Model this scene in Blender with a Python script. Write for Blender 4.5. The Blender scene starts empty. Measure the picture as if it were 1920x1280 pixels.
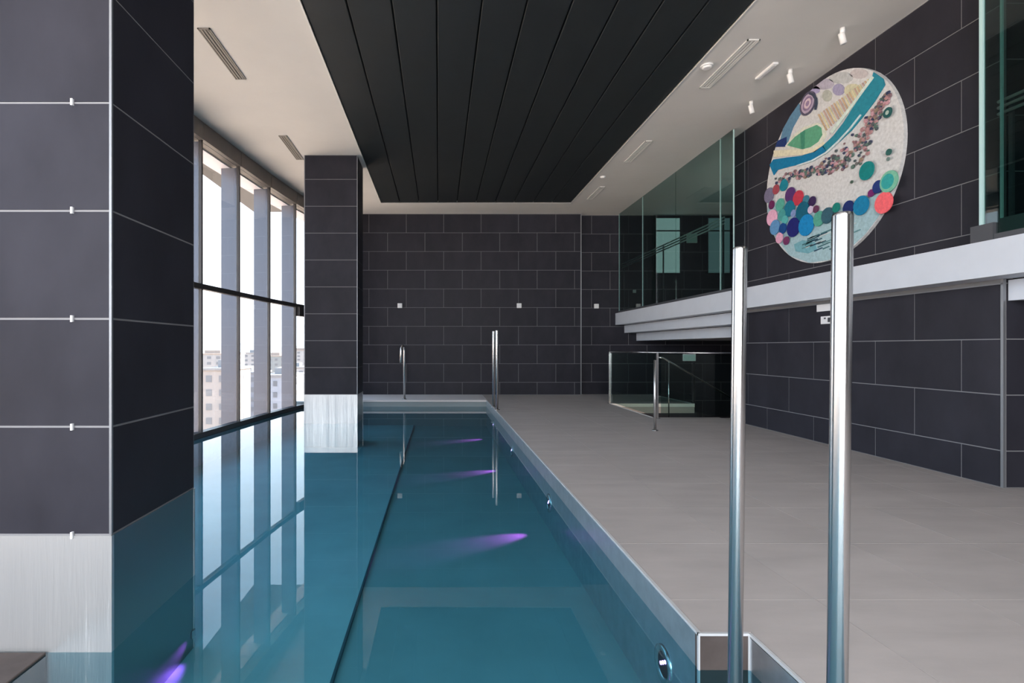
import bpy, bmesh, math, random
from mathutils import Vector
random.seed(7)
S = bpy.context.scene
C = S.collection

# ------------------------------------------------------------------ camera, world, sun, daylight fill, exposure
cam_d = bpy.data.cameras.new('camera'); cam = bpy.data.objects.new('camera', cam_d); C.objects.link(cam)
cam.location = (0, 0, 1.5); cam.rotation_euler = (math.pi/2, 0, 0)
cam_d.sensor_width = 36; cam_d.lens = 985/1920*36
cam_d.shift_x = (960-823)/1920; cam_d.shift_y = 12/1920
cam_d.clip_end = 6000; cam_d.clip_start = .02
S.camera = cam
S.view_settings.view_transform = 'Standard'; S.view_settings.look = 'None'
S.view_settings.gamma = 1; S.view_settings.use_curve_mapping = False
S.view_settings.exposure = 1.15
S.cycles.max_bounces = 8; S.cycles.diffuse_bounces = 4; S.cycles.glossy_bounces = 5
S.cycles.transparent_max_bounces = 16; S.cycles.caustics_reflective = False; S.cycles.caustics_refractive = False
S.cycles.sample_clamp_indirect = 6

w = bpy.data.worlds.new('sky'); S.world = w; w.use_nodes = True
wn = w.node_tree.nodes; wl = w.node_tree.links; wn.clear()
tc = wn.new('ShaderNodeTexCoord'); sx = wn.new('ShaderNodeSeparateXYZ'); rp = wn.new('ShaderNodeValToRGB')
bg = wn.new('ShaderNodeBackground'); wo = wn.new('ShaderNodeOutputWorld')
wl.new(tc.outputs['Generated'], sx.inputs[0]); wl.new(sx.outputs['Z'], rp.inputs[0])
rp.color_ramp.elements[0].position = 0.0; rp.color_ramp.elements[0].color = (.93, .95, 1, 1)
rp.color_ramp.elements[1].position = 1.0; rp.color_ramp.elements[1].color = (.45, .64, 1, 1)
e = rp.color_ramp.elements.new(.3); e.color = (.78, .88, 1, 1)
wl.new(rp.outputs[0], bg.inputs[0]); bg.inputs[1].default_value = 2.1
wl.new(bg.outputs[0], wo.inputs[0])

sd = bpy.data.lights.new('sun', 'SUN'); sd.energy = 17; sd.angle = math.radians(1); sd.color = (1, .90, .78)
so = bpy.data.objects.new('sun', sd); C.objects.link(so)
so.rotation_euler = Vector((.75, .12, .62)).to_track_quat('Z', 'Y').to_euler()

def portal(name, loc, rot, sx_, sy_):
    d = bpy.data.lights.new(name, 'AREA'); d.shape = 'RECTANGLE'; d.size = sx_; d.size_y = sy_
    o = bpy.data.objects.new(name, d); C.objects.link(o); o.location = loc; o.rotation_euler = rot
    d.cycles.is_portal = True
portal('portal_left', (-5.9, 5.5, 2.6), (0, -math.pi/2, 0), 7, 24)
portal('portal_rear', (-1.2, -5.6, 2.8), (math.pi/2, 0, 0), 8.2, 6.4)
# area lamp added inside the unseen rear windows to strengthen their daylight
ad = bpy.data.lights.new('rear_daylight_fill', 'AREA'); ad.shape = 'RECTANGLE'; ad.size = 7.0; ad.size_y = 4.2; ad.energy = 640; ad.color = (1, .97, .96)
ao = bpy.data.objects.new('rear_daylight_fill', ad); C.objects.link(ao); ao.location = (-1.0, -4.9, 3.3); ao.rotation_euler = (math.pi/2, 0, 0)
# lamp of the upper gallery hall
gd = bpy.data.lights.new('gallery_lamp', 'POINT'); gd.energy = 35; gd.shadow_soft_size = .15; gd.color = (1, .97, .92)
go = bpy.data.objects.new('gallery_lamp', gd); C.objects.link(go); go.location = (8.9, 12.2, 4.2)

# ------------------------------------------------------------------ materials
def srgb(c):
    return tuple(((v/255)/12.92 if v/255 <= .04045 else ((v/255+.055)/1.055)**2.4) for v in c)
def mat(name, col, rough=.5, metal=0, spec=.5, noise=None, bump=0, nscale=3, stretch=(1,1,1), rvar=0, island=0):
    m = bpy.data.materials.new(name); m.use_nodes = True
    n = m.node_tree.nodes; l = m.node_tree.links; b = n['Principled BSDF']
    b.inputs['Base Color'].default_value = (*col, 1); b.inputs['Roughness'].default_value = rough
    b.inputs['Metallic'].default_value = metal; b.inputs['Specular IOR Level'].default_value = spec
    if noise or bump or rvar or island:
        t = n.new('ShaderNodeTexCoord'); mp = n.new('ShaderNodeMapping'); mp.inputs['Scale'].default_value = stretch
        ge = n.new('ShaderNodeNewGeometry')
        l.new(ge.outputs['Position'], mp.inputs[0])
        ns = n.new('ShaderNodeTexNoise'); ns.inputs['Scale'].default_value = nscale; ns.inputs['Detail'].default_value = 6
        ns.inputs['Roughness'].default_value = .6
        l.new(mp.outputs[0], ns.inputs[0])
        src = None
        if noise:
            r = n.new('ShaderNodeValToRGB'); r.color_ramp.elements[0].position = .3; r.color_ramp.elements[1].position = .7
            r.color_ramp.elements[0].color = (*[c*(1-noise) for c in col], 1)
            r.color_ramp.elements[1].color = (*[min(1, c*(1+noise)) for c in col], 1)
            l.new(ns.outputs[0], r.inputs[0]); src = r.outputs[0]
        if island:
            oi = n.new('ShaderNodeObjectInfo'); mr = n.new('ShaderNodeMapRange')
            mr.inputs[3].default_value = 1-island; mr.inputs[4].default_value = 1+island
            l.new(oi.outputs['Random'], mr.inputs[0])
            mx = n.new('ShaderNodeVectorMath'); mx.operation = 'SCALE'
            if src: l.new(src, mx.inputs[0])
            else: mx.inputs[0].default_value = col
            l.new(mr.outputs[0], mx.inputs['Scale']); src = mx.outputs[0]
        if src: l.new(src, b.inputs['Base Color'])
        if rvar:
            mr2 = n.new('ShaderNodeMapRange'); mr2.inputs[3].default_value = rough-rvar; mr2.inputs[4].default_value = rough+rvar
            l.new(ns.outputs[0], mr2.inputs[0]); l.new(mr2.outputs[0], b.inputs['Roughness'])
        if bump:
            bp = n.new('ShaderNodeBump'); bp.inputs['Strength'].default_value = bump; bp.inputs['Distance'].default_value = .02
            l.new(ns.outputs[0], bp.inputs['Height']); l.new(bp.outputs[0], b.inputs['Normal'])
    return m
def glass(name, tint, refl=1.0, ior=1.45, bump=0, rough=0):
    m = bpy.data.materials.new(name); m.use_nodes = True
    n = m.node_tree.nodes; l = m.node_tree.links; n.clear()
    o = n.new('ShaderNodeOutputMaterial'); mx = n.new('ShaderNodeMixShader'); tr = n.new('ShaderNodeBsdfTransparent')
    gl = n.new('ShaderNodeBsdfGlossy'); fr = n.new('ShaderNodeFresnel'); mu = n.new('ShaderNodeMath'); mu.operation = 'MULTIPLY'
    fr.inputs[0].default_value = ior; mu.inputs[1].default_value = refl; gl.inputs['Roughness'].default_value = rough
    tr.inputs[0].default_value = (*tint, 1); gl.inputs[0].default_value = (1, 1, 1, 1)
    # the fresnel of the outer side also for rays that meet the pane from its back
    ge = n.new('ShaderNodeNewGeometry'); vm = n.new('ShaderNodeVectorMath'); vm.operation = 'SCALE'
    ms = n.new('ShaderNodeMapRange'); ms.inputs[3].default_value = 1; ms.inputs[4].default_value = -1
    if bump:
        t = n.new('ShaderNodeNewGeometry'); ns = n.new('ShaderNodeTexNoise'); ns.inputs['Scale'].default_value = 1.3
        ns.inputs['Detail'].default_value = 2
        l.new(t.outputs['Position'], ns.inputs[0])
        bp = n.new('ShaderNodeBump'); bp.inputs['Strength'].default_value = bump; bp.inputs['Distance'].default_value = .01
        l.new(ns.outputs[0], bp.inputs['Height']); l.new(bp.outputs[0], gl.inputs['Normal'])
    l.new(fr.outputs[0], mu.inputs[0]); l.new(mu.outputs[0], mx.inputs[0])
    l.new(tr.outputs[0], mx.inputs[1]); l.new(gl.outputs[0], mx.inputs[2]); l.new(mx.outputs[0], o.inputs[0])
    n.remove(vm); ms.inputs[3].default_value = ior; ms.inputs[4].default_value = 1/ior
    l.new(ge.outputs['Backfacing'], ms.inputs[0]); l.new(ms.outputs[0], fr.inputs[0])
    return m
def emis(name, col, s):
    m = bpy.data.materials.new(name); m.use_nodes = True
    b = m.node_tree.nodes['Principled BSDF']; b.inputs['Base Color'].default_value = (*col, 1)
    b.inputs['Emission Color'].default_value = (*col, 1); b.inputs['Emission Strength'].default_value = s
    return m
M = {}
M['tile'] = mat('charcoal_tile', (.0285, .0282, .0370), .46, spec=.11, noise=.18, rvar=.06, nscale=2.2, stretch=(1, 1, .6), island=.07)
M['grout'] = mat('grout', (.20, .20, .212), .8)
M['corner'] = mat('corner_profile', (.24, .25, .27), .4, .6)
M['board'] = mat('ceiling_board', (.014, .0185, .0215), .55, noise=.1, nscale=3)
M['black'] = mat('black_gap', (.004, .004, .004), .9)
M['white'] = mat('white_plaster', (.70, .685, .665), .85, noise=.03, nscale=1)
M['deck'] = mat('deck_tile', (.44, .40, .385), .55, spec=.3, noise=.09, nscale=1.6, stretch=(.7, 2.2, 1), rvar=.05, island=.02)
M['deckgrout'] = mat('deck_grout', (.385, .355, .345), .8)
M['stone'] = mat('brown_stone', (.085, .070, .066), .65, spec=.15, noise=.15, nscale=6)
M['steel'] = mat('brushed_steel', (.62, .62, .63), .22, 1, noise=.05, nscale=4, stretch=(6, 6, .6))
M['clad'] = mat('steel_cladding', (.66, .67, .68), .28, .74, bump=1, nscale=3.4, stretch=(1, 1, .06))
M['clad_shaded'] = mat('shaded_steel_side', (.36, .37, .37), .3, 1)  # side steel darkened in its colour to stand in for shade
M['pole'] = mat('polished_steel', (.62, .61, .61), .24, 1)
M['cope'] = mat('coping_steel', (.58, .62, .66), .34, .9, noise=.1, nscale=9)
M['poolwall'] = mat('pool_wall_face', (.26, .31, .33), .6, spec=.2)
M['copetop'] = mat('pale_coping', (.66, .63, .64), .65, spec=.15)
M['edgetrim'] = mat('edge_trim', (.68, .68, .69), .4, .3)
M['pool_lit'] = mat('pool_lining_lit', (.38, .58, .62), .5, noise=.10, nscale=1.2)  # paler copy of the pool lining, brighter light on the left painted in
M['satin'] = mat('satin_steel', (.62, .65, .65), .45, .3)
M['drain'] = mat('drain_grille', (.05, .10, .12), .5)
M['pool'] = mat('pool_lining', (.26, .42, .45), .5, noise=.10, nscale=1.2)
M['frame'] = mat('window_frame', (.055, .050, .050), .45, .3)
M['beam'] = mat('head_beam', (.14, .125, .115), .5, .2, noise=.1)
M['fin'] = mat('fin_panel', (.13, .14, .18), .25, .3)
M['canopy'] = mat('canopy_panel', (.66, .64, .72), .6)
M['cream'] = mat('gallery_white', (.57, .61, .68), .45, noise=.03)
M['fixture'] = mat('fixture_white', (.85, .85, .85), .5)
M['vent'] = mat('vent_metal', (.26, .235, .21), .5)
M['vent_pale'] = mat('vent_white', (.80, .79, .77), .5)
M['slot'] = mat('vent_slot', (.10, .09, .08), .7)
M['slot_pale'] = mat('vent_slot_pale', (.40, .39, .37), .7)
M['channel'] = mat('glass_channel', (.055, .058, .068), .5)
M['upstand'] = mat('upstand', (.15, .155, .165), .5)
M['darkmetal'] = mat('dark_metal', (.03, .03, .035), .5, .3)
M['plate'] = mat('white_plate', (.80, .80, .82), .5)
M['glass'] = glass('window_glass', (.82, .86, .88), .7)
M['green'] = glass('green_glass', (.52, .64, .62), 1.2)
M['clear'] = glass('rail_glass', (.70, .80, .78), .9)
M['edge'] = mat('glass_edge', (.45, .66, .66), .3)
M['water'] = glass('pool_water', (.37, .62, .70), 1.0, 1.34, bump=.03)
M['mintlit'] = emis('reflection_pane', (.30, .37, .37), .60)  # window reflection painted as a glowing pane
M['mintdim'] = emis('reflection_pane_dim', (.12, .18, .19), .35)  # weaker second reflection, also painted as a glow
M['sign'] = mat('sign_mint', (.45, .62, .58), .5)
M['lens'] = emis('purple_lens', (.75, .35, 1), 6)

b = M['pole'].node_tree.nodes['Principled BSDF']
b.inputs['Roughness'].default_value = .25; b.inputs['Anisotropic'].default_value = .92; b.inputs['Anisotropic Rotation'].default_value = .25
tn = M['pole'].node_tree.nodes.new('ShaderNodeTangent'); tn.direction_type = 'RADIAL'; tn.axis = 'Z'
M['pole'].node_tree.links.new(tn.outputs[0], b.inputs['Tangent'])
# ------------------------------------------------------------------ helpers
def link(name, me, m, parent=None, loc=(0, 0, 0)):
    o = bpy.data.objects.new(name, me); C.objects.link(o)
    if m and not me.materials: me.materials.append(m)
    o.location = loc
    if parent: o.parent = parent; o.location = Vector(loc)-base(parent)
    return o
def base(p):
    v = Vector((0, 0, 0))
    while p: v += p.location; p = p.parent
    return v
def tag(o, label, cat, group=None):
    o['label'] = label; o['category'] = cat
    if group: o['group'] = group
    return o
def thing(name, label, cat, loc=(0, 0, 0), group=None):
    o = bpy.data.objects.new(name, None); C.objects.link(o); o.location = loc; o.empty_display_size = .1
    return tag(o, label, cat, group)
def struct(o): o['kind'] = 'structure'; return o
cache = {}
def bx(name, x0, x1, y0, y1, z0, z1, m, parent=None, bev=0, seg=1):
    d = (round(abs(x1-x0), 4), round(abs(y1-y0), 4), round(abs(z1-z0), 4)); k = (d, m.name, bev)
    if k not in cache:
        me = bpy.data.meshes.new(name); b = bmesh.new(); bmesh.ops.create_cube(b, size=1)
        for v in b.verts: v.co = Vector((v.co.x*d[0], v.co.y*d[1], v.co.z*d[2]))
        if bev: bmesh.ops.bevel(b, geom=list(b.edges), offset=bev, segments=seg, affect='EDGES', profile=.7)
        b.to_mesh(me); b.free(); me.materials.append(m); cache[k] = me
    return link(name, cache[k], m, parent, ((x0+x1)/2, (y0+y1)/2, (z0+z1)/2))
def boxes(name, lst, m, parent=None):
    b = bmesh.new()
    for (x0, x1, y0, y1, z0, z1) in lst:
        r = bmesh.ops.create_cube(b, size=1)
        for v in r['verts']: v.co = Vector(((x0+x1)/2+v.co.x*(x1-x0), (y0+y1)/2+v.co.y*(y1-y0), (z0+z1)/2+v.co.z*(z1-z0)))
    me = bpy.data.meshes.new(name); 
    if parent: bmesh.ops.translate(b, verts=b.verts, vec=-base(parent))
    b.to_mesh(me); b.free(); me.materials.append(m)
    o = link(name, me, m); o.parent = parent
    return o
def prism(name, poly, z0, z1, m, parent=None):
    """vertical prism over a ground polygon"""
    n = len(poly); off = base(parent) if parent else Vector((0, 0, 0))
    vs = [Vector((x, y, z0))-off for x, y in poly]+[Vector((x, y, z1))-off for x, y in poly]
    fs = [tuple(range(n-1, -1, -1)), tuple(range(n, 2*n))]+[(i, (i+1) % n, n+(i+1) % n, n+i) for i in range(n)]
    me = bpy.data.meshes.new(name); me.from_pydata(vs, [], fs); me.update(); me.materials.append(m)
    b = bmesh.new(); b.from_mesh(me); bmesh.ops.recalc_face_normals(b, faces=b.faces); b.to_mesh(me); b.free()
    o = link(name, me, m); o.parent = parent
    return o
def tube(name, pts, r, m, parent=None, seg=20, caps=True, smooth=True):
    off = base(parent) if parent else Vector((0, 0, 0)); pts = [Vector(p)-off for p in pts]; vs = []; fs = []
    for i, p in enumerate(pts):
        t = (pts[min(i+1, len(pts)-1)]-pts[max(i-1, 0)]).normalized()
        a = t.orthogonal().normalized() if i == 0 else (a-t*a.dot(t)).normalized(); c = t.cross(a)
        rr = r[i] if isinstance(r, (list, tuple)) else r
        for k in range(seg):
            an = 2*math.pi*k/seg; vs.append(p+(a*math.cos(an)+c*math.sin(an))*rr)
    for i in range(len(pts)-1):
        for k in range(seg):
            fs.append((i*seg+k, i*seg+(k+1) % seg, (i+1)*seg+(k+1) % seg, (i+1)*seg+k))
    if caps: fs.append(tuple(range(seg-1, -1, -1))); fs.append(tuple((len(pts)-1)*seg+k for k in range(seg)))
    me = bpy.data.meshes.new(name); me.from_pydata(vs, [], fs); me.update(); me.materials.append(m)
    if smooth:
        for p in me.polygons: p.use_smooth = len(p.vertices) == 4
    o = link(name, me, m); o.parent = parent
    return o

H = 5.8
ROW = .394
J = .012
PROUD = .004
def courses(z0, z1, zref, h=.6):
    k = math.floor((z0-zref)/h); out = []
    while zref+k*h < z1-.02:
        a = max(z0, zref+k*h); b = min(z1, zref+(k+1)*h)
        if b-a > .03: out.append((k, a, b))
        k += 1
    return out
def cuts(u0, u1, ref, L):
    k = math.floor((u0-ref)/L); out = []
    while ref+k*L < u1-.02:
        a = max(u0, ref+k*L); b = min(u1, ref+(k+1)*L)
        if b-a > .03: out.append((a, b))
        k += 1
    return out
def tiles_x(parent, X, y0, y1, z0, z1, refA, refB, zref=ROW, L=1.2, side=-1, m=None, par=0):
    """tiles on a wall plane x=X, proud towards side"""
    for k, a, b in courses(z0, z1, zref):
        for (u, v) in cuts(y0, y1, refA if (k+par) % 2 else refB, L):
            bx('tile', X, X+side*PROUD, u+J/2, v-J/2, a+J/2, b-J/2, m or M['tile'], parent)
def tiles_y(parent, Y, x0, x1, z0, z1, refA, refB, zref=ROW, L=1.2, side=-1, m=None, par=0):
    for k, a, b in courses(z0, z1, zref):
        for (u, v) in cuts(x0, x1, refA if (k+par) % 2 else refB, L):
            bx('tile', u+J/2, v-J/2, Y, Y+side*PROUD, a+J/2, b-J/2, m or M['tile'], parent)

# ------------------------------------------------------------------ facade line of the window wall
FN = [(-4.84, -5.0), (-4.84, -3.5), (-4.84, -2.0), (-4.84, -.5), (-4.84, 1.0), (-4.84, 2.5), (-4.83, 4.0), (-4.80, 5.5), (-4.74, 7.0), (-4.65, 8.5),
      (-4.52, 9.99), (-4.36, 11.45), (-4.18, 12.95), (-3.95, 14.45), (-3.65, 15.95), (-3.42, 16.95)]
WZ = -.19          # water level
PF = -.75          # pool floor
PX = 1.363         # pool's right edge
YB = 16.87         # back wall
def offs(d):
    out = []
    for i, p in enumerate(FN):
        a = Vector(FN[max(i-1, 0)]); b = Vector(FN[min(i+1, len(FN)-1)]); t = (b-a).normalized()
        out.append((p[0]-t.y*d, p[1]+t.x*d))
    return out

# ------------------------------------------------------------------ ceiling
PL, PR, PY = -1.715, 3.911, 15.57
ceil = struct(prism('ceiling', [(PL, -5.3), (PL, 17.3)]+offs(.05)[::-1][:1]+offs(.05)[::-1][1:], H, H+.25, M['white']))
boxes('ceiling_right', [(PR, 9.7, -5.3, 17.3, H, H+.25)], M['white'], ceil)
boxes('ceiling_rear', [(PL, PR, PY, 17.3, H, H+.25)], M['white'], ceil)
boxes('recess_back', [(PL, PR, -5.3, PY, H+.06, H+.25)], M['black'], ceil)
bx('trim_strip', PL-.02, PL, -5, PY+.02, H-.012, H+.05, M['vent_pale'], ceil)
bx('trim_strip', PR, PR+.02, -5, PY+.02, H-.012, H+.05, M['vent_pale'], ceil)
bx('trim_strip', PL, PR, PY, PY+.02, H-.012, H+.05, M['vent_pale'], ceil)
bw = (PR-PL)/10
for i in range(10):
    bx('ceiling_board', PL+i*bw+.011, PL+(i+1)*bw-.011, -5, PY-.02, H+.005, H+.045, M['board'], ceil, bev=.006)
struct(boxes('roof', [(-6.2, 9.9, -5.5, 17.6, H+.25, H+.7)], M['darkmetal']))

# ------------------------------------------------------------------ back wall
wb = struct(boxes('wall_back', [(-3.9, 4.58, YB, 17.3, -.9, H), (4.58, 9.7, YB+.18, 17.3, -4, H)], M['grout']))
tiles_y(wb, YB, -3.5, 4.55, 0, H, 1.952, 1.952+.6, par=0)
bx('corner_trim', 4.55, 4.575, YB-.016, YB+.01, 0, H, M['corner'], wb)
tiles_y(wb, YB+.18, 4.60, 9.6, -3.2, H, 1.952, 2.552, par=0)

# ------------------------------------------------------------------ right wall: the tiled block between gallery openings
XR = 6.05; Y0, Y1 = 5.63, 10.80
wr = struct(boxes('wall_right', [(XR+.004, 9.6, Y0+.004, Y1, -.05, H)], M['grout']))
tiles_x(wr, XR+.004, Y0+.03, Y1-.02, 0, 2.19, 7.285, 6.685, par=0)
tiles_x(wr, XR+.004, Y0+.03, Y1-.02, 2.66, H, 7.285, 6.685, par=1)
bx('corner_trim', XR-.006, XR+.02, Y0-.004, Y0+.024, 0, 2.24, M['corner'], wr)
bx('corner_trim', XR-.006, XR+.02, Y0-.004, Y0+.024, 2.66, H, M['corner'], wr)
bx('joint_trim', XR-.004, XR+.01, 10.38, 10.40, 0, 2.2, M['corner'], wr)
bx('joint_trim', XR-.004, XR+.01, 10.38, 10.40, 2.66, H, M['corner'], wr)
bx('joint_trim', XR-.006, XR+.01, Y0, Y1, 2.185, 2.197, M['corner'], wr)
bx('joint_trim', XR-.02, XR+.01, Y0, Y1, 2.655, 2.672, M['corner'], wr)
tiles_y(wr, Y0+.004, XR+.03, 9.6, 0, H, XR+.03, XR+.63)
struct(boxes('wall_side', [(9.6, 9.9, -5.3, 17.3, -4, H)], M['tile']))
ws = struct(boxes('wall_stair', [(XR, 9.6, Y1-.3, Y1, -4, -.05)], M['tile']))

# ------------------------------------------------------------------ pool deck floor with its tiles
OX0, OX1, OY0, OY1 = 4.62, 6.86, 11.35, 14.1      # stair opening
FX = 1.63; FY = 2.757
fl = struct(boxes('floor', [(PX+.015, OX0, FY+.015, YB+.2, -.25, -.012), (FX+.015, OX0, -5.2, FY+.015, -.9, -.012),
                            (OX0, 9.6, -5.2, OY0, -.25, -.012), (OX0, OX1, OY1, YB+.2, -.25, -.012)], M['deckgrout']))
def inside(a, b, c, d):
    """clip a deck tile to the deck; returns the pieces"""
    res = []
    for (x0, x1, y0, y1) in ((PX+.017, OX0, FY+.017, YB), (FX+.017, OX0, -1, FY+.017), (OX0, XR, -1, OY0), (OX0, OX1, OY1, YB+.18), (XR, 9.0, 2.2, Y0)):
        e0, e1, g0, g1 = max(a, x0), min(b, x1), max(c, y0), min(d, y1)
        if e1-e0 > .02 and g1-g0 > .02: res.append((e0, e1, g0, g1))
    return res
TS = .9
for i in range(-1, 10):
    for j in range(-5, 17):
        a = 2.248+(i-1)*TS; c = 3.13+(j-1)*TS
        for (e0, e1, g0, g1) in inside(a, a+TS, c, c+TS):
            ex = .0015
            bx('floor_tile', e0+(ex if e0 == a else 0), e1-(ex if e1 == a+TS else 0), g0+(ex if g0 == c else 0), g1-(ex if g1 == c+TS else 0), -.012, 0, M['deck'], fl)
# edge profile of the deck, steel coping faces
cp = struct(boxes('trim_1', [(PX-.003, PX+.017, FY, YB-.02, -.012, .003), (PX+.017, FX, FY, FY+.017, -.012, .001), (FX-.003, FX+.012, -5, FY, -.012, .003)], M['edgetrim']))
struct(boxes('trim_2', [(PX, PX+.04, FY+.04, 15.1, -.9, -.012)], M['cope']))
struct(boxes('trim_3', [(PX+.002, FX, FY, FY+.04, -.9, -.012)], M['stone']))
struct(boxes('trim_4', [(FX, FX+.04, -5, FY, -.9, -.02)], M['cope']))
bx('corner_trim', PX-.003, PX+.006, FY-.004, FY+.012, -.9, .003, M['edgetrim'], cp)
bx('corner_trim', FX-.008, FX+.002, FY-.004, FY+.006, -.9, .003, M['edgetrim'], cp)
# back coping of the pool
bk = struct(prism('trim_5', [(PX+.015, 15.1), (PX+.015, YB)]+[(-3.45, YB), (-3.83, 15.1)], -.05, .002, M['copetop']))
struct(boxes('wall_pool', [(-4.3, PX+.02, 15.13, 15.3, -.9, -.05)], M['poolwall']))

# ------------------------------------------------------------------ pool basin and water
pf = struct(boxes('floor_pool', [(-5.3, FX+.3, -5.2, 15.2, PF-.15, PF)], M['pool']))
bx('pool_floor_lit', -5.3, -.724, -5, 15.1, PF, PF+.03, M['pool_lit'], pf)
bx('drain_channel', -.724, -.706, -3, 15.1, PF, PF+.031, M['drain'], pf)
wp = [(p[0]+.02, p[1]) for p in FN if p[1] < 15.1]
wp = wp+[(-3.83, 15.12), (PX+.01, 15.12), (PX+.01, FY+.01), (FX+.01, FY+.01), (FX+.01, -5.0)]
me = bpy.data.meshes.new('pool_water'); me.from_pydata([(x, y, WZ) for x, y in wp], [], [tuple(range(len(wp)))[::-1]]); me.update()
wat = link('pool_water', me, M['water'])
if me.polygons[0].normal.z < 0: me.flip_normals()
tag(wat, 'still turquoise water filling the long indoor pool', 'water')
# dark stone ledge at water level beside the near pillar
lg = bx('stone_ledge', -4.7, -2.167, -4.9, 2.9, PF, WZ+.012, M['stone'], None, bev=.004)
tag(lg, 'dark brown stone ledge level with the water in front of the near pillar', 'ledge')

# ------------------------------------------------------------------ window wall
def seg_box(name, a, b, d0, d1, z0, z1, m, parent, e0=0, e1=0):
    """box along the facade from a to b, from d0 (inside +) to d1 outward"""
    a = Vector(a); b = Vector(b); t = (b-a).normalized(); nrm = Vector((-t.y, t.x))   # outward (towards -x)
    a = a+t*e0; b = b-t*e1
    return prism(name, [tuple(a+nrm*d0), tuple(b+nrm*d0), tuple(b+nrm*d1), tuple(a+nrm*d1)], z0, z1, m, parent)
wl_ = struct(bpy.data.objects.new('wall_left', None)); C.objects.link(wl_)
for i in range(len(FN)-1):
    a, b = FN[i], FN[i+1]
    win = bpy.data.objects.new('window_%d' % (i+1), None); C.objects.link(win); struct(win)
    seg_box('pane', a, b, .03, .045, WZ+.09, 2.62, M['glass'], win, .03, .03)
    seg_box('pane', a, b, .03, .045, 2.72, 5.45, M['glass'], win, .03, .03)
    seg_box('transom', a, b, -.02, .09, 2.62, 2.72, M['frame'], win)
    seg_box('sill', a, b, -.04, .12, WZ-.02, WZ+.09, M['frame'], win)
    seg_box('head_beam', a, b, -.06, .2, 5.45, 5.77, M['beam'], win, .008, .008)
    seg_box('shadow_gap', a, b, .0, .2, 5.77, 5.80, M['black'], win)
    seg_box('canopy', a, b, .2, .62, 5.42, 5.50, M['canopy'], win)
    seg_box('spandrel', a, b, .0, .25, -1.2, WZ-.02, M['cope'], win)
    # mullion and its outer fin at node i
    t = (Vector(b)-Vector(a)).normalized(); nrm = Vector((-t.y, t.x)); A = Vector(a)
    def q(u0, u1, d0, d1): return [tuple(A+t*u0+nrm*d0), tuple(A+t*u1+nrm*d0), tuple(A+t*u1+nrm*d1), tuple(A+t*u0+nrm*d1)]
    prism('mullion', q(-.024, .024, -.02, .045), WZ+.02, 5.47, M['frame'], win)
    prism('fin', q(-.018, .018, .047, .40), -1.2, 5.42, M['fin'], win)
# dark box on the transom behind the far pillar
seg_box('transom_box', FN[13], FN[14], -.10, .02, 2.38, 2.64, M['frame'], wl_, .06, .6)
# unseen rear window wall; parapet and solid part shaped for light and reflections
rw = struct(boxes('wall_rear_unseen', [(-5.2, 9.9, -5.3, -5.0, -.9, 1.0), (-5.2, 9.9, -5.3, -5.0, 5.5, H), (2.6, 9.9, -5.3, -5.0, -.05, 5.5)], M['tile']))
for k in range(6):
    x = -4.9+k*1.5
    bx('mullion', x-.05, x+.05, -5.2, -5.0, -.05, 5.5, M['frame'], rw)
bx('transom', -5, 2.6, -5.16, -5.04, 2.62, 2.74, M['frame'], rw)
bx('pane', -5, 2.6, -5.12, -5.10, -.05, 5.5, M['glass'], rw)

# ------------------------------------------------------------------ pillars
def pillar(y0, y1, label):
    x0, x1 = -3.01, -1.82
    p = thing('pillar', label, 'pillar', ((x0+x1)/2, y0, PF), 'tiled pillars in the pool')
    bx('core', x0+.004, x1-.004, y0+.004, y1-.004, PF, H, M['grout'], p)
    for k, a, b in courses(.462, H, .462):
        bx('tile', x0+.02, x1-.014, y0, y0+.004, a+J/2, b-J/2, M['tile'], p)
        bx('tile', x1-.004, x1, y0+.014, y1-.02, a+J/2, b-J/2, M['tile'], p)
        bx('tile', x0, x0+.004, y0+.014, y1-.02, a+J/2, b-J/2, M['tile'], p)
        bx('tile', x0+.02, x1-.014, y1-.004, y1, a+J/2, b-J/2, M['tile'], p)
    bx('corner_trim', x1-.013, x1+.001, y0-.001, y0+.013, .462, H, M['corner'], p)
    bx('corner_trim', x0-.001, x0+.013, y0-.001, y0+.013, .462, H, M['corner'], p)
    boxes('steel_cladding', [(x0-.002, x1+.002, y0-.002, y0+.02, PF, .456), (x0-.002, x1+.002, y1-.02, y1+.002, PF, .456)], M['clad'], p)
    boxes('steel_side', [(x0-.001, x1+.001, y0+.02, y1-.02, PF, .456)], M['clad_shaded'], p)
    return p
p1 = pillar(2.92, 3.914, 'near charcoal tiled pillar with bright steel foot at the left edge of the picture')
p2 = pillar(11.73, 12.58, 'far charcoal tiled pillar with steel foot standing in the pool by the windows')
for z in (.462, 1.062, 1.662, 2.262, 2.862, 3.462):
    bx('clip', -2.04, -2.028, 2.905, 2.92, z-.018, z+.018, M['plate'], p1)

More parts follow.
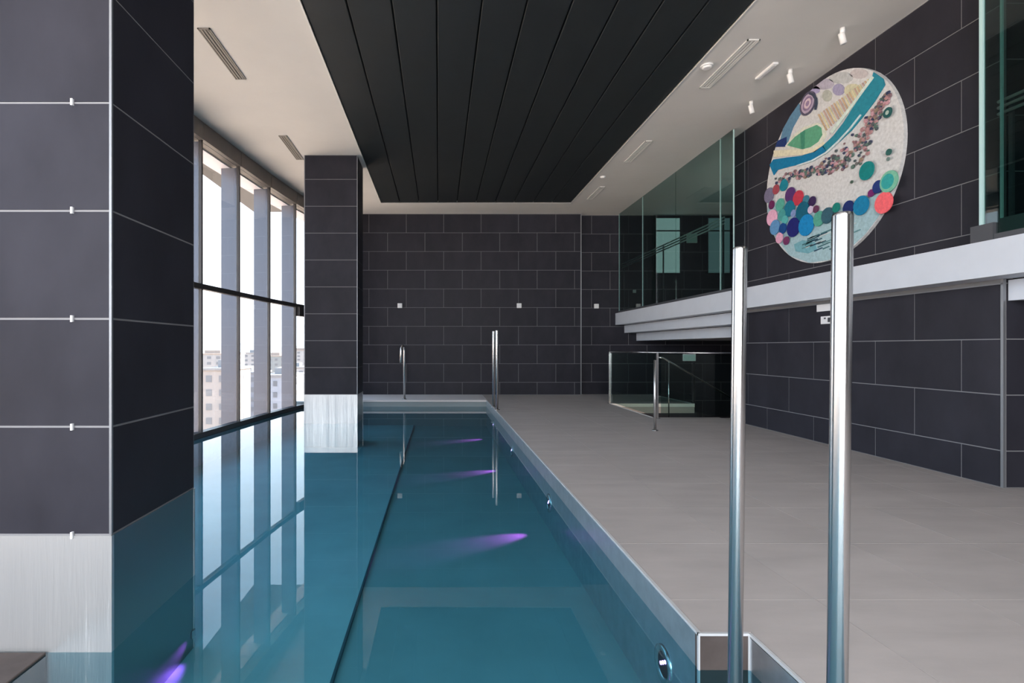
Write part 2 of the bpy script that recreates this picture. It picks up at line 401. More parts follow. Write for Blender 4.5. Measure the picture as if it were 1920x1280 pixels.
# ------------------------------------------------------------------ gallery: stepped slab edge, glass, rails
XG = 5.72
g = struct(bpy.data.objects.new('floor_gallery', None)); C.objects.link(g)
boxes('slab_edge', [(XG, XG+.33, -5, YB+.16, 2.24, 2.62)], M['cream'], g)
boxes('slab', [(XG+.33, 9.6, Y1, YB+.16, 2.24, 2.58), (XG+.33, 9.6, -5, Y0, 2.24, 2.58)], M['cream'], g)
boxes('slab_step', [(6.01, 9.6, Y1, YB+.16, 1.985, 2.225)], M['cream'], g)
boxes('slab_step', [(6.09, 9.6, -5, Y0-.01, 2.005, 2.225)], M['cream'], g)
boxes('slab_step', [(6.40, 9.6, Y1, YB+.16, 1.73, 1.97)], M['cream'], g)
boxes('shadow_joint', [(6.05, 9.6, Y1, YB+.15, 2.22, 2.245), (6.44, 9.6, Y1, YB+.15, 1.965, 1.99), (6.13, 9.6, -5, Y0-.02, 2.22, 2.245)], M['black'], g)
def glass_screen(label, ys, edges):
    t = thing('glass_screen', label, 'glass screen', (5.78, ys[0], 2.62), 'glass screens above the gallery slab')
    for a, b in zip(ys[:-1], ys[1:]):
        p = bx('glass_pane', 5.772, 5.788, a+.006, b-.006, 2.66, H-.01, M['green'], t)
    for y in edges: bx('edge_strip', 5.77, 5.79, y-.008, y+.008, 2.68, H-.02, M['edge'], t)
    bx('base_channel', 5.745, 5.815, ys[0], ys[-1], 2.62, 2.68, M['channel'], t)
    return t
gs = glass_screen('tall green tinted glass screen on the far end of the gallery beside the back wall', [10.3, 10.78, 12.82, 14.9, YB-.02], [10.3, 10.78, 14.9, YB-.03])
gn = glass_screen('tall green tinted glass screen on the near gallery at the right edge of the picture', [-3, -.5, 1.2, 3.3, 5.56], [])
bx('edge_strip', 5.762, 5.795, 5.57, 5.605, 2.72, H-.02, M['edge'], gn)
bx('edge_strip', 5.83, 5.85, 5.44, 5.46, 2.72, H-.02, M['edge'], gn)
boxes('clamp', [(5.735, 5.83, 5.44, 5.67, 2.62, 2.80)], M['channel'], gn)
boxes('upstand', [(5.80, 5.86, -3, 5.44, 2.62, 2.84)], M['upstand'], gn)
def rails(label, y0, y1, zb, x=5.92):
    t = thing('gallery_rail', label, 'handrail', (x, y0, 2.62), 'stainless rails behind the gallery glass')
    for dz in (0, .065, .13): tube('rail', [(x, y0, zb+dz), (x, y1, zb+dz)], .017, M['satin'], t, 10)
    for y in (y0+.1, (y0+y1)/2, y1-.1):
        bx('post', x+.02, x+.045, y-.02, y+.02, 2.6, zb+.13, M['channel'], t)
rails('three stainless rails behind the glass at the far end of the gallery', Y1+.1, YB+.1, 4.08)
rails('three stainless rails behind the near glass at the right edge of the picture', -2, 5.56, 3.97)

# glowing panels painting in window reflections, and a small sign, upper hall back
yb = YB+.165
def glow_panel(name, x0, x1, z0, z1, m):
    o = struct(boxes(name, [(x0, x1, yb-.02, yb, z0, z1)], m)); 
    boxes('frame', [(x0-.03, x0, yb-.035, yb, z0-.03, z1+.03), (x1, x1+.03, yb-.035, yb, z0-.03, z1+.03), (x0, x1, yb-.035, yb, z0-.03, z0), (x0, x1, yb-.035, yb, z1, z1+.03), (x0, x1, yb-.035, yb, 5.27, 5.31)], M['darkmetal'], o)
glow_panel('window_20', 7.03, 7.80, 3.93, 5.70, M['mintlit'])  # glowing panel standing in for a window reflection
glow_panel('window_21', 8.72, 9.42, 3.93, 5.70, M['mintdim'])  # dimmer glowing panel standing in for a weaker reflection
def sign(label, x0, x1, y, z0, z1, m, group=None):
    t = thing('wall_sign', label, 'sign', ((x0+x1)/2, y, z0), group)
    bx('face', x0+.01, x1-.01, y-.018, y-.01, z0+.01, z1-.01, m, t); bx('housing', x0, x1, y-.012, y+.01, z0, z1, M['plate'], t)
    return t
sign('small mint sign high on the back wall behind the gallery glass', 8.02, 8.36, yb-.02, 4.90, 5.20, M['sign'])

# ------------------------------------------------------------------ stair opening, balustrade, handrail
struct(boxes('floor_lower', [(OX0-.1, 9.6, Y1, YB+.2, -3.4, -3.2)], M['tile']))
struct(boxes('wall_opening', [(OX0-.12, OX0, OY0, OY1, -3.2, -.25), (OX0, OX1, OY1, OY1+.12, -3.2, -.25), (OX1, OX1+.1, OY1, YB, -3.2, -.25)], M['tile']))
struct(boxes('trim_6', [(OX0-.03, OX0+.004, OY0, OY1, -.06, .006), (OX0, OX1, OY1-.004, OY1+.03, -.08, .006), (OX1-.04, OX1+.004, OY1, YB+.1, -.09, .008)], M['vent_pale']))
st = thing('staircase', 'dark stair going down through the opening in the deck', 'stair', (5.2, 12.2, -3.2))
for k in range(14):
    x = 5.1+k*.28; bx('step', x, x+.30, 11.5, 12.72, -.30-k*.19-.05, -.18-k*.19-.0, M['tile'], st)
bl = thing('glass_balustrade', 'glass balustrade with slim steel posts around the stair opening', 'railing', (4.62, 11.2, 0))
for (x, y) in ((4.60, 14.16), (4.64, 11.17), (6.87, 14.16)):
    po = bx('post', x-.022, x+.022, y-.022, y+.022, 0, 1.40, M['steel'], bl); bx('base_plate', x-.05, x+.05, y-.05, y+.05, 0, .01, M['steel'], bl)
bx('glass_pane', 4.60, 4.612, 11.25, 14.1, .05, 1.36, M['clear'], bl)
bx('glass_pane', 4.72, 9.4, 11.16, 11.172, .05, 1.36, M['clear'], bl)
bx('glass_pane', 4.68, 6.8, 14.15, 14.162, .05, 1.36, M['clear'], bl)
tube('top_rail', [(4.60, 14.16, 1.40), (4.63, 11.17, 1.40), (6.5, 11.17, 1.385), (9.4, 11.17, 1.38)], .016, M['steel'], bl, 10)
hr = thing('stair_handrail', 'sloping stainless handrail running down over the stair opening', 'handrail', (5.42, 12.8, 0))
tube('rail', [(5.33, 12.8, 1.27), (5.45, 12.8, 1.26), (7.04, 12.8, .33), (8.6, 12.8, -.58)], .022, M['steel'], hr, 12)
for x, zt, zb in ((5.6, 1.17, -.5), (8.2, -.35, -2.3)):
    tube('post', [(x, 12.8, zb), (x, 12.8, zt)], .014, M['steel'], hr, 10)
pp = thing('rail_post', 'short bright steel post on the deck in front of the glass balustrade', 'post', (3.92, 9.53, 0))
tube('pole', [(3.92, 9.53, 0), (3.92, 9.53, 1.28)], .024, M['pole'], pp)
tube('base_plate', [(3.92, 9.53, 0), (3.92, 9.53, .012)], .055, M['pole'], pp)
sg = sign('mint sign hanging over the far side of the stair opening', 6.56, 6.90, 14.13, 1.15, 1.33, M['sign'])
tube('hanger', [(6.6, 14.13, 1.33), (6.6, 14.13, 1.40)], .004, M['steel'], sg, 6); 

# ------------------------------------------------------------------ poles by the pool
def pole(label, x, y, z0, lean=0, grp=None, r=.0285):
    t = thing('steel_pole', label, 'pole', (x, y, z0), grp)
    top = 1.93
    tube('tube', [(x-lean, y, z0), (x, y, top-.012), (x, y, top-.003), (x, y, top)], [r, r, r*.93, r*.75], M['pole'], t, 40)
    tube('flange', [(x-lean, y, z0), (x-lean, y, z0+.008), (x-lean, y, z0+.014)], [.07, .07, .055], M['pole'], t, 32)
pole('thick stainless pole closest to the camera, its top in front of the round artwork', 1.283, 1.67, PF, .030, 'near pair of stainless poles')
pole('slimmer looking stainless pole just left of the closest one', 1.283, 2.24, PF, .030, 'near pair of stainless poles')
pole('stainless pole at the far pool corner, left one of the far pair', 1.39, 13.35, 0, 0, 'far pair of stainless poles', .034)
pole('stainless pole at the far pool corner, right one of the far pair', 1.405, 12.72, 0, 0, 'far pair of stainless poles', .034)
lr = thing('pool_grab_rail', 'hooked stainless grab rail on the back edge of the pool', 'grab rail', (-1.02, 15.35, 0))
pts = [(-1.01, 15.35, 0), (-1.01, 15.35, 1.42)]
for k in range(1, 9):
    a = math.pi*k/8; pts.append((-1.01-.045*(1-math.cos(a))*.8, 15.35-.16*(1-math.cos(a)), 1.42+.14*math.sin(a)))
pts.append((-1.09, 15.03, 1.08))
tube('rail', pts, .032, M['pole'], lr, 14)
tube('base_plate', [(-1.01, 15.35, 0), (-1.01, 15.35, .014)], .07, M['pole'], lr)

# ------------------------------------------------------------------ wall plates, lights
def wall_light(label, x, y, z, s=.15):
    t = thing('wall_light', label, 'wall light', (x, y, z), 'small square lights on the back wall')
    bx('housing', x-s/2, x+s/2, y-.05, y, z-s/2, z+s/2, M['fixture'], t, bev=.008); bx('cover', x-s*.33, x+s*.33, y-.056, y-.05, z-s*.33, z+s*.33, M['plate'], t)
wall_light('small white square wall light on the left of the back wall, above the grab rail', -1.25, YB-.012, 2.853)
wall_light('small white square wall light on the back wall, above the far pair of poles', 2.57, YB-.012, 2.853)
wall_light('small white square wall light just left of the gallery beam tip', 5.10, YB+.165, 2.85)
wall_light('small white square wall light behind the gallery glass', 6.33, YB+.165, 3.33, .10)
def plate(label, y0, y1, z0, z1):
    t = thing('notice_plate', label, 'sign', (XR, (y0+y1)/2, z0), 'notices on the right wall')
    bx('board', XR-.012, XR, y0, y1, z0, z1, M['plate'], t, bev=.002)
    return t
plate('wide white notice plate on the right wall under the gallery beam', 7.86, 8.40, 2.075, 2.185)
pb = plate('small white notice plate below the wide one on the right wall', 8.07, 8.31, 1.875, 1.995)
for (a, b, c, d) in ((8.10, 8.16, 1.90, 1.97), (8.20, 8.24, 1.95, 1.975)): bx('print_mark', XR-.0135, XR-.0115, a, b, c, d, M['channel'], pb)

# ------------------------------------------------------------------ ceiling fittings
def diffuser(label, x0, x1, y0, y1, fm, sm, group):
    t = thing('slot_diffuser', label, 'air vent', ((x0+x1)/2, y0, H), group)
    boxes('frame', [(x0, x1, y0, y0+.02, H-.014, H), (x0, x1, y1-.02, y1, H-.014, H), (x0, x0+.018, y0, y1, H-.014, H), (x1-.018, x1, y0, y1, H-.014, H)], fm, t)
    bx('plenum', x0+.01, x1-.01, y0+.01, y1-.01, H-.004, H-.001, sm, t)
    for k in range(3):
        x = x0+.018+(x1-x0-.036)*(k+.5)/3
        bx('slat', x-.014, x+.014, y0+.02, y1-.02, H-.012, H-.005, fm, t)
diffuser('grey brown slot vent in the left ceiling near the first pillar', -3.25, -3.08, 7.06, 8.40, M['vent'], M['slot'], 'slot vents in the left ceiling')
diffuser('short looking grey brown slot vent in the left ceiling near the far pillar', -3.25, -3.08, 10.64, 11.98, M['vent'], M['slot'], 'slot vents in the left ceiling')
diffuser('white slot vent in the right ceiling nearest the camera, beside the smoke detector', 4.30, 4.48, 7.32, 8.68, M['vent_pale'], M['slot_pale'], 'white slot vents in the right ceiling')
diffuser('white slot vent in the middle of the right ceiling', 4.28, 4.44, 10.9, 12.15, M['vent_pale'], M['slot_pale'], 'white slot vents in the right ceiling')
diffuser('white slot vent in the right ceiling farthest from the camera', 4.28, 4.44, 14.0, 15.2, M['vent_pale'], M['slot_pale'], 'white slot vents in the right ceiling')
ex = thing('ceiling_strip', 'narrow white strip fitting on the right ceiling between vent and spotlights', 'ceiling fitting', (5.07, 8.1, H))
bx('housing', 5.03, 5.11, 7.90, 8.36, H-.035, H, M['fixture'], ex, bev=.006); bx('cover', 5.045, 5.095, 7.93, 8.33, H-.04, H-.034, M['plate'], ex)
def disc_fit(name, label, x, y, r, h, cat):
    t = thing(name, label, cat, (x, y, H))
    tube('base', [(x, y, H), (x, y, H-h*.5)], r, M['fixture'], t, 24); tube('cap', [(x, y, H-h*.5), (x, y, H-h)], [r*.8, r*.6], M['fixture'], t, 24)
disc_fit('smoke_detector', 'round white smoke detector at the right edge of the dark ceiling', 4.08, 8.0, .09, .05, 'smoke detector')
disc_fit('ceiling_sensor', 'tiny round sensor on the right ceiling far from the camera', 4.12, 13.2, .07, .04, 'sensor')
def spot(label, x, y):
    t = thing('ceiling_spotlight', label, 'spotlight', (x, y, H), 'white ceiling spotlights in front of the artwork')
    tube('stem', [(x, y, H), (x, y, H-.07)], .03, M['fixture'], t, 20)
    a = Vector((x-.01, y+.01, H-.06)); d = Vector((.25, 0, -1)).normalized()
    hd = tube('head', [tuple(a), tuple(a+d*.004), tuple(a+d*.15)], [.03, .038, .038], M['fixture'], t, 24)
    tube('lens', [tuple(a+d*.1505), tuple(a+d*.152)], .03, M['plate'], hd, 20)
spot('white ceiling spotlight nearest the camera, above the round artwork', 5.43, 7.07)
spot('middle white ceiling spotlight of the three by the round artwork', 5.43, 8.12)
spot('white ceiling spotlight farthest from the camera, left of the round artwork', 5.45, 9.17)

# ------------------------------------------------------------------ underwater lights
def uw(label, y):
    t = thing('pool_light', label, 'pool light', (PX, y, -.414), 'underwater lights along the right pool wall')
    n = 28; vs = []; fs = []
    for (rr, dx) in ((.115, 0), (.112, -.014), (.09, -.018), (.075, -.006)):
        for k in range(n): a = 2*math.pi*k/n; vs.append((dx, rr*math.cos(a), rr*math.sin(a)))
    for r_ in range(3):
        for k in range(n): fs.append((r_*n+k, r_*n+(k+1) % n, (r_+1)*n+(k+1) % n, (r_+1)*n+k))
    me = bpy.data.meshes.new('bezel'); me.from_pydata(vs, [], fs); me.update()
    for p in me.polygons: p.use_smooth = True
    o = bpy.data.objects.new('bezel', me); me.materials.append(M['steel']); C.objects.link(o); o.parent = t
    tube('lens', [(PX-.002, y, -.414), (PX-.007, y, -.414)], .072, M['darkmetal'], t, 24)
    for k in range(3): tube('lamp_element', [(PX-.008, y-.035+k*.03, -.38-k*.02), (PX-.012, y-.035+k*.03, -.38-k*.02)], .011, M['lens'], t, 10)
    d = bpy.data.lights.new('lamp', 'SPOT'); d.energy = 60; d.color = (1, .10, .62); d.spot_size = math.radians(34); d.spot_blend = 1; d.shadow_soft_size = .02
    s = bpy.data.objects.new('lamp', d); C.objects.link(s); s.parent = t; s.location = (-.06, -.03, -.18)
    s.rotation_euler = (-Vector((-.62, -.30, -.16))).to_track_quat('Z', 'Y').to_euler()
uw('underwater pool light nearest the camera with steel rim and purple glow', 3.18)
uw('second underwater pool light from the camera, casting a purple streak', 6.49)
uw('third underwater pool light from the camera', 9.80)
uw('underwater pool light farthest from the camera', 13.1)
t = thing('pillar_light', 'purple underwater light on the side of the near pillar', 'pool light', (-1.815, 3.95, -.6))
bx('housing', -1.819, -1.808, 3.86, 3.905, -.64, -.58, M['steel'], t, bev=.004)
bx('lens', -1.817, -1.810, 3.853, 3.86, -.635, -.585, M['steel'], t)
d = bpy.data.lights.new('lamp', 'SPOT'); d.energy = 35; d.color = (.6, .12, .9); d.spot_size = math.radians(36); d.spot_blend = 1; d.shadow_soft_size = .02
s = bpy.data.objects.new('lamp', d); C.objects.link(s); s.parent = t; s.location = (.04, -.08, -.02)
s.rotation_euler = (-Vector((-.10, -.7, -.12))).to_track_quat('Z', 'Y').to_euler()

# ------------------------------------------------------------------ round artwork on the right wall
AX = 5.99
art = thing('round_artwork', 'large round mosaic artwork with teal ribbon, pebbles and coloured discs on the right wall', 'artwork', (XR, 8.2, 4.26))
cm = {}
def cmat(c):
    if c not in cm: cm[c] = mat('glaze_%d_%d_%d' % c, tuple(min(1, v*.98) for v in srgb(c)), .6, noise=.16, nscale=22, spec=.3)
    return cm[c]
def W(px, py):
    Y = AX*985/(px-823); return Y, 1.5+(652-py)*Y/985
def slab(name, pts, th, m, x=AX, parent=art):
    """flat piece on the wall: pts = (Y,z)"""
    n = len(pts); off = base(parent)
    vs = [Vector((x, p[0], p[1]))-off for p in pts]+[Vector((x-th, p[0], p[1]))-off for p in pts]
    fs = [tuple(range(n)), tuple(range(2*n-1, n-1, -1))]+[(i, n+i, n+(i+1) % n, (i+1) % n) for i in range(n)]
    me = bpy.data.meshes.new(name); me.from_pydata(vs, [], fs); me.update(); me.materials.append(m)
    b = bmesh.new(); b.from_mesh(me); bmesh.ops.recalc_face_normals(b, faces=b.faces); b.to_mesh(me); b.free()
    o = link(name, me, m); o.parent = parent
    return o
def circ(cy, cz, r, n=20): return [(cy+r*math.cos(2*math.pi*k/n), cz+r*math.sin(2*math.pi*k/n)) for k in range(n)]
CY, CZ, CR = 8.2, 4.26, 1.42
slab('backing', circ(CY, CZ, CR, 72), .05, cmat((206, 207, 208)), XR)
def poly(name, pts, c, th=.012, lvl=0): return slab(name, [W(*p) for p in pts], th, cmat(c), AX+.012-lvl*.004)
def c4(x, y): return (1430+x/5.333, 110+y/5.333)
def clipc(p):
    v = Vector((p[0]-CY, p[1]-CZ)); 
    if v.length > CR-.005: v = v.normalized()*(CR-.005)
    return (CY+v.x, CZ+v.y)
def polyc(name, pts, c, th=.012, lvl=0): return slab(name, [clipc(W(*p)) for p in pts], th, cmat(c), AX+.012-lvl*.004)
def stroke(name, pts, ws, c, lvl=1, th=.012):
    P = [Vector(p) for p in pts]; L = []; R = []
    for i, p in enumerate(P):
        t_ = (P[min(i+1, len(P)-1)]-P[max(i-1, 0)]).normalized(); nn = Vector((-t_.y, t_.x)); w_ = ws[i]/2
        L.append(tuple(p+nn*w_)); R.append(tuple(p-nn*w_))
    return polyc(name, L+R[::-1], c, th, lvl)
# cloud patches
for (x, y, rx, ry, c) in ((780, 190, 120, 60, (182, 186, 188)), (600, 250, 110, 60, (176, 172, 188)), (755, 310, 60, 60, (158, 154, 184)), (640, 370, 50, 60, (176, 180, 172)), (960, 150, 90, 50, (190, 184, 186)), (900, 320, 90, 70, (198, 196, 168)), (520, 310, 50, 40, (168, 160, 196))):
    polyc('cloud_patch', [c4(x+rx*math.cos(a*math.pi/7), y+ry*math.sin(a*math.pi/7)) for a in range(14)], c, .008)
polyc('blue_edge', [c4(*p) for p in ((360, 440), (385, 540), (300, 690), (245, 850), (165, 850), (200, 700), (270, 560))], (92, 132, 160), .012)
polyc('blue_edge', [c4(*p) for p in ((240, 780), (240, 880), (120, 880), (150, 820))], (28, 52, 110), .014)
# spiral rings
def ring(px, py, r1, r0, c, lvl=1):
    cy, cz = W(px, py); k = cy/985; r1 *= k; r0 *= k; n = 24
    vs = []; x = AX-lvl*.004
    for xx in (x+.01, x-.006):
        for rr in (r1, r0):
            for i in range(n): a = 2*math.pi*i/n; vs.append(Vector((xx, cy+rr*math.cos(a), cz+rr*math.sin(a)))-base(art))
    fs = []
    for i in range(n):
        j = (i+1) % n
        fs += [(2*n+i, 2*n+j, 3*n+j, 3*n+i), (i, j, 2*n+j, 2*n+i), (n+i, n+j, 3*n+j, 3*n+i)]
    me = bpy.data.meshes.new('ring'); me.from_pydata(vs, [], fs); me.update(); me.materials.append(cmat(c)); o = link('ring', me, None); o.parent = art
for (r1, r0, c) in ((21, 18, (88, 84, 104)), (17, 13, (176, 160, 182)), (12.5, 9.5, (140, 120, 150)), (9, 5, (212, 190, 200)), (4.5, .5, (150, 128, 158))):
    ring(1515, 194, r1, r0, c)
stroke('arc', [c4(*p) for p in ((470, 345), (510, 360), (535, 400), (540, 450), (530, 510))], [4, 5, 5, 4, 3], (58, 66, 84), 3)
# fan of slats
for i in range(20):
    f = i/19; x = 600+470*f; y = 640-390*f; l = 95-45*f
    dx, dy = .45, .89
    c = ((196, 170, 140), (214, 206, 170), (186, 160, 150))[i % 3]
    stroke('fan_slat', [c4(x-dx*l, y-dy*l), c4(x+dx*l*.9, y+dy*l*.9)], [2.4, 2.4], c, 1)
# leaf, cream strip, ribbon
poly('leaf_rim', [c4(*p) for p in ((225, 875), (300, 770), (410, 685), (545, 640), (615, 670), (640, 760), (590, 850), (500, 915), (400, 935), (300, 915))], (212, 214, 200), .012, 1)
polyc('leaf', [c4(*p) for p in ((250, 865), (330, 780), (430, 710), (545, 662), (590, 690), (600, 760), (560, 830), (480, 885), (400, 905), (320, 885))], (92, 160, 128), .012, 3)
polyc('leaf_vein', [c4(*p) for p in ((385, 740), (430, 715), (425, 900), (395, 903))], (62, 132, 108), .012, 4)
stroke('cream_strip', [c4(*p) for p in ((110, 950), (250, 940), (400, 935), (520, 915), (620, 840))], [13, 12, 10, 7, 4], (220, 214, 188), 2)
stroke('ribbon', [c4(*p) for p in ((1195, 110), (1160, 230), (1060, 390), (960, 530), (850, 680), (740, 800), (620, 900))], [24, 27, 27, 25, 21, 16, 12], (38, 132, 152), 2)
stroke('ribbon', [c4(*p) for p in ((625, 897), (520, 965), (400, 1010), (250, 1035), (130, 1060), (70, 1110))], [12, 13, 15, 18, 21, 26], (14, 118, 162), 2)
stroke('ribbon_highlight', [c4(*p) for p in ((990, 560), (880, 700), (760, 830), (640, 940), (500, 1020), (350, 1070))], [3]*6, (196, 216, 220), 4)
stroke('ribbon_highlight', [c4(*p) for p in ((1110, 180), (1000, 330), (890, 480), (780, 620), (690, 740))], [5]*5, (204, 220, 212), 3)
# pebbles
path = [c4(*p) for p in ((1275, 280), (1180, 420), (1080, 560), (1010, 690), (930, 800), (820, 900), (700, 985), (600, 1060), (450, 1110), (280, 1150), (120, 1215))]
vs = []; fs = []; mi = []
pcols = [(78, 88, 92), (128, 100, 106), (168, 130, 132), (88, 112, 104), (58, 64, 92), (188, 146, 154), (140, 122, 108)]
for i in range(290):
    f = random.random()*(len(path)-1); k = int(f); p = Vector(path[k]).lerp(Vector(path[k+1]), f-k)
    sp = 7+17*math.exp(-((f-4.5)/2.6)**2)
    p += Vector((random.uniform(-.3, 1.1)*sp, random.uniform(-.35, 1.45)*sp))
    y, z = W(*p)
    if (y-CY)**2+(z-CZ)**2 > (CR-.05)**2: continue
    r = random.uniform(.015, .036); b0 = len(vs); n = 7; ph = random.random()*6
    for xx, rr in ((AX, 1), (AX-.010-.008*random.random(), .8)):
        for q_ in range(n):
            a = ph+2*math.pi*q_/n; vs.append(Vector((xx, y+r*rr*math.cos(a)*1.15, z+r*rr*math.sin(a)))-base(art))
    fs.append(tuple(b0+n+q_ for q_ in range(n))); c_ = random.randrange(len(pcols)); mi.append(c_)
    for q_ in range(n): fs.append((b0+q_, b0+(q_+1) % n, b0+n+(q_+1) % n, b0+n+q_)); mi.append(c_)
me = bpy.data.meshes.new('pebble_mosaic'); me.from_pydata(vs, [], fs); me.update()
for c in pcols: me.materials.append(cmat(c))
for p, i in zip(me.polygons, mi): p.material_index = i
o = link('pebble_mosaic', me, None); o.parent = art; o['kind'] = 'stuff'
# lower field and streaks
low = [(1441, 372), (1470, 392), (1520, 396), (1570, 392), (1620, 376), (1670, 350), (1700, 340), (1696, 390), (1672, 432), (1640, 470), (1600, 500), (1555, 512), (1515, 506), (1478, 484), (1446, 445), (1432, 400)]
polyc('lower_field', low, (158, 188, 196), .010)
polyc('teal_patch', [(1489, 458), (1505, 450), (1528, 454), (1532, 468), (1515, 475), (1492, 471)], (112, 166, 178), .012, 1)
for i in range(46):
    x = random.uniform(1512, 1634); ymin = 425+(1580-x)*.28 if x < 1580 else 418; y = random.uniform(ymin, 486-abs(x-1560)*.5)
    if y < ymin: continue
    Yw, zw = W(x, y)
    if (Yw-CY)**2+(zw-CZ)**2 > (CR-.12)**2: continue
    l = random.uniform(5, 12); c = random.choice(((52, 86, 100), (34, 70, 92), (96, 140, 146), (196, 206, 206), (64, 110, 116)))
    stroke('streak', [(x-l, y+l*.42), (x+l, y-l*.42)], [2.2, 1.6], c, 2)
discs = [(1443, 366, 14, (118, 112, 138)), (1456, 355, 9, (160, 72, 84)), (1471, 347, 11, (24, 128, 148)), (1483, 365, 14, (86, 50, 108)), (1498, 371, 14, (190, 56, 76)),
 (1448, 384, 8, (104, 36, 84)), (1464, 384, 12, (86, 166, 150)), (1482, 391, 15, (18, 112, 138)), (1449, 408, 15, (226, 172, 198)), (1468, 403, 11, (70, 152, 150)),
 (1513, 374, 8, (60, 122, 142)), (1525, 377, 9, (52, 32, 78)), (1532, 392, 7, (98, 52, 82)), (1507, 396, 18, (8, 92, 118)), (1522, 393, 7, (208, 192, 216)), (1490, 400, 7, (130, 150, 196)),
 (1455, 426, 14, (92, 142, 188)), (1474, 412, 8, (86, 172, 172)), (1470, 428, 10, (14, 68, 132)), (1490, 426, 18, (22, 28, 106)), (1514, 422, 20, (14, 130, 190)), (1538, 410, 14, (84, 162, 142)),
 (1554, 404, 15, (50, 92, 108)), (1464, 446, 10, (222, 164, 192)), (1477, 451, 8, (112, 48, 92)), (1571, 389, 9, (16, 122, 112)), (1594, 389, 13, (22, 42, 102)), (1618, 385, 18, (14, 122, 166)),
 (1637, 362, 7, (110, 34, 100)), (1650, 350, 12, (28, 52, 116)), (1661, 380, 20, (240, 104, 112)), (1671, 340, 20, (120, 184, 158)), (1669, 340, 14, (50, 160, 158)), (1629, 320, 17, (14, 128, 128)),
 (1601, 341, 3, (70, 90, 80)), (1588, 307, 3, (110, 100, 100)), (1610, 307, 3, (110, 110, 108)), (1671, 285, 6, (44, 92, 88)), (1670, 298, 3.5, (110, 130, 126)), (1669, 211, 9.5, (34, 84, 84)), (1669, 211, 4, (176, 196, 186))]
for i, (x, y, r, c) in enumerate(discs):
    Yw, zw = W(x, y); slab('mosaic_disc', circ(Yw, zw, r*Yw/985, 20), .014, cmat(c), AX-.003-i*.0006)

# ------------------------------------------------------------------ the town outside
GZ = -26
gm = mat('town_ground', (.60, .44, .33), .9, noise=.25, nscale=.02)
struct(boxes('ground', [(-1500, 300, -900, 2600, GZ-1, GZ)], gm))
hm = mat('hazy_hill', (.28, .30, .31), .9, noise=.1, nscale=.01)
hv = []; hf = []
N = 60
for i in range(N+1):
    a = math.radians(95+i*(170/N)-0); R_ = 1400; hh = 12+16*abs(math.sin(i*.45))+9*math.sin(i*1.3)
    for (rr, zz) in ((R_, GZ), (R_+250, GZ+hh+14), (R_+500, GZ)):
        hv.append((rr*math.cos(a), rr*math.sin(a), zz))
for i in range(N):
    for k in range(2): hf.append((i*3+k, i*3+k+1, (i+1)*3+k+1, (i+1)*3+k))
me = bpy.data.meshes.new('ground_hills'); me.from_pydata(hv, [], hf); me.update(); me.materials.append(hm); struct(link('ground_hills', me, None))
roof_g = mat('roof_grey', (.22, .22, .23), .8); roof_t = mat('roof_tan', (.30, .25, .22), .8); pane_m = mat('dark_pane', (.14, .15, .17), .3)
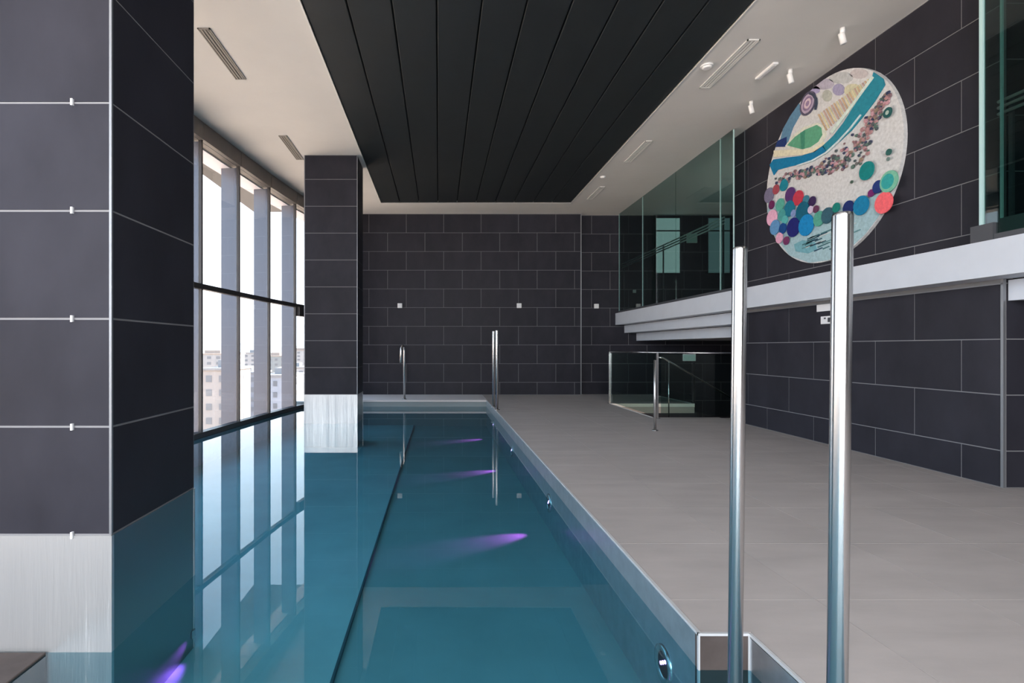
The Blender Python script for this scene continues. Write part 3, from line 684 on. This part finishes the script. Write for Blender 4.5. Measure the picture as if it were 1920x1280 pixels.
def house(px, Y, wd, ty, dep, col, roof, label, cols=4):
    x = (px-823)/985*Y; zt = 1.5-(ty-652)*Y/985
    hmt = mat('render_wall', col, .8, noise=.05, nscale=.3)
    t = thing('building', label, 'building', (x, Y, GZ), 'buildings outside the left windows')
    boxes('wall', [(x-wd/2, x+wd/2, Y, Y+dep, GZ, zt)], hmt, t)
    boxes('roof', [(x-wd/2-.4, x+wd/2+.4, Y-.4, Y+dep+.4, zt, zt+.5), (x-wd*.2, x+wd*.15, Y+dep*.3, Y+dep*.6, zt+.5, zt+2.3)], roof, t)
    fl_ = int((zt-GZ)/3.2)
    for k in range(max(0, fl_-5), fl_):
        for c in range(cols):
            cx = x-wd/2+wd*(c+.5)/cols; z = zt-1.2-(fl_-1-k)*3.2
            bx('window', cx-wd/cols*.22, cx+wd/cols*.22, Y-.08, Y, z-1.5, z, pane_m, t)
            ys = Y+dep*(c+.5)/cols
            bx('window', x+wd/2, x+wd/2+.08, ys-dep/cols*.22, ys+dep/cols*.22, z-1.5, z, pane_m, t)
house(404, 120, 6, 694, 14, (0.291, 0.268, 0.259), roof_g, 'cream block seen low through the first full window from the left', 2)
house(392, 300, 26, 664, 20, (0.277, 0.274, 0.281), roof_t, 'wide pale block behind the cream one, first full window', 5)
house(455, 170, 9, 700, 14, (0.236, 0.246, 0.281), roof_g, 'grey block low in the second window', 3)
house(474, 380, 24, 662, 24, (0.302, 0.302, 0.310), roof_g, 'distant pale block near the horizon in the second window', 5)
house(516, 150, 8, 706, 16, (0.264, 0.288, 0.338), roof_g, 'bluish white block low in the third window', 3)
house(512, 330, 16, 668, 18, (0.217, 0.234, 0.243), roof_t, 'greyish block near the horizon in the third window', 4)
house(548, 240, 12, 690, 18, (0.302, 0.308, 0.326), roof_g, 'pale block in the narrow window beside the far pillar', 3)
house(560, 480, 30, 657, 20, (0.282, 0.288, 0.302), roof_t, 'farthest pale block beside the far pillar', 5)
leafm = mat('foliage', (.13, .15, .12), .8, noise=.3, nscale=2); trunkm = mat('trunk', (.16, .12, .09), .8)
def tree(px, Y, h, r, label):
    x = (px-823)/985*Y; t = thing('tree', label, 'tree', (x, Y, GZ), 'trees outside the left windows')
    tube('trunk', [(x, Y, GZ), (x, Y, GZ+h-r)], [.5, .3], trunkm, t, 8)
    b = bmesh.new(); bmesh.ops.create_icosphere(b, subdivisions=3, radius=r)
    for v in b.verts: v.co = v.co*(1+.18*math.sin(v.co.x*2.3+h)+.16*math.sin(v.co.y*2.9)+.12*math.sin(v.co.z*3.1)); v.co.z += GZ+h-r-GZ
    me = bpy.data.meshes.new('crown'); b.to_mesh(me); b.free(); me.materials.append(leafm); o = bpy.data.objects.new('crown', me); C.objects.link(o); o.parent = t
tree(452, 108, 12, 3.6, 'round grey green tree low in the second window')
tree(530, 200, 13, 4, 'grey green tree in the middle of the third window')
tree(388, 240, 14, 5, 'grey green tree in the first full window')
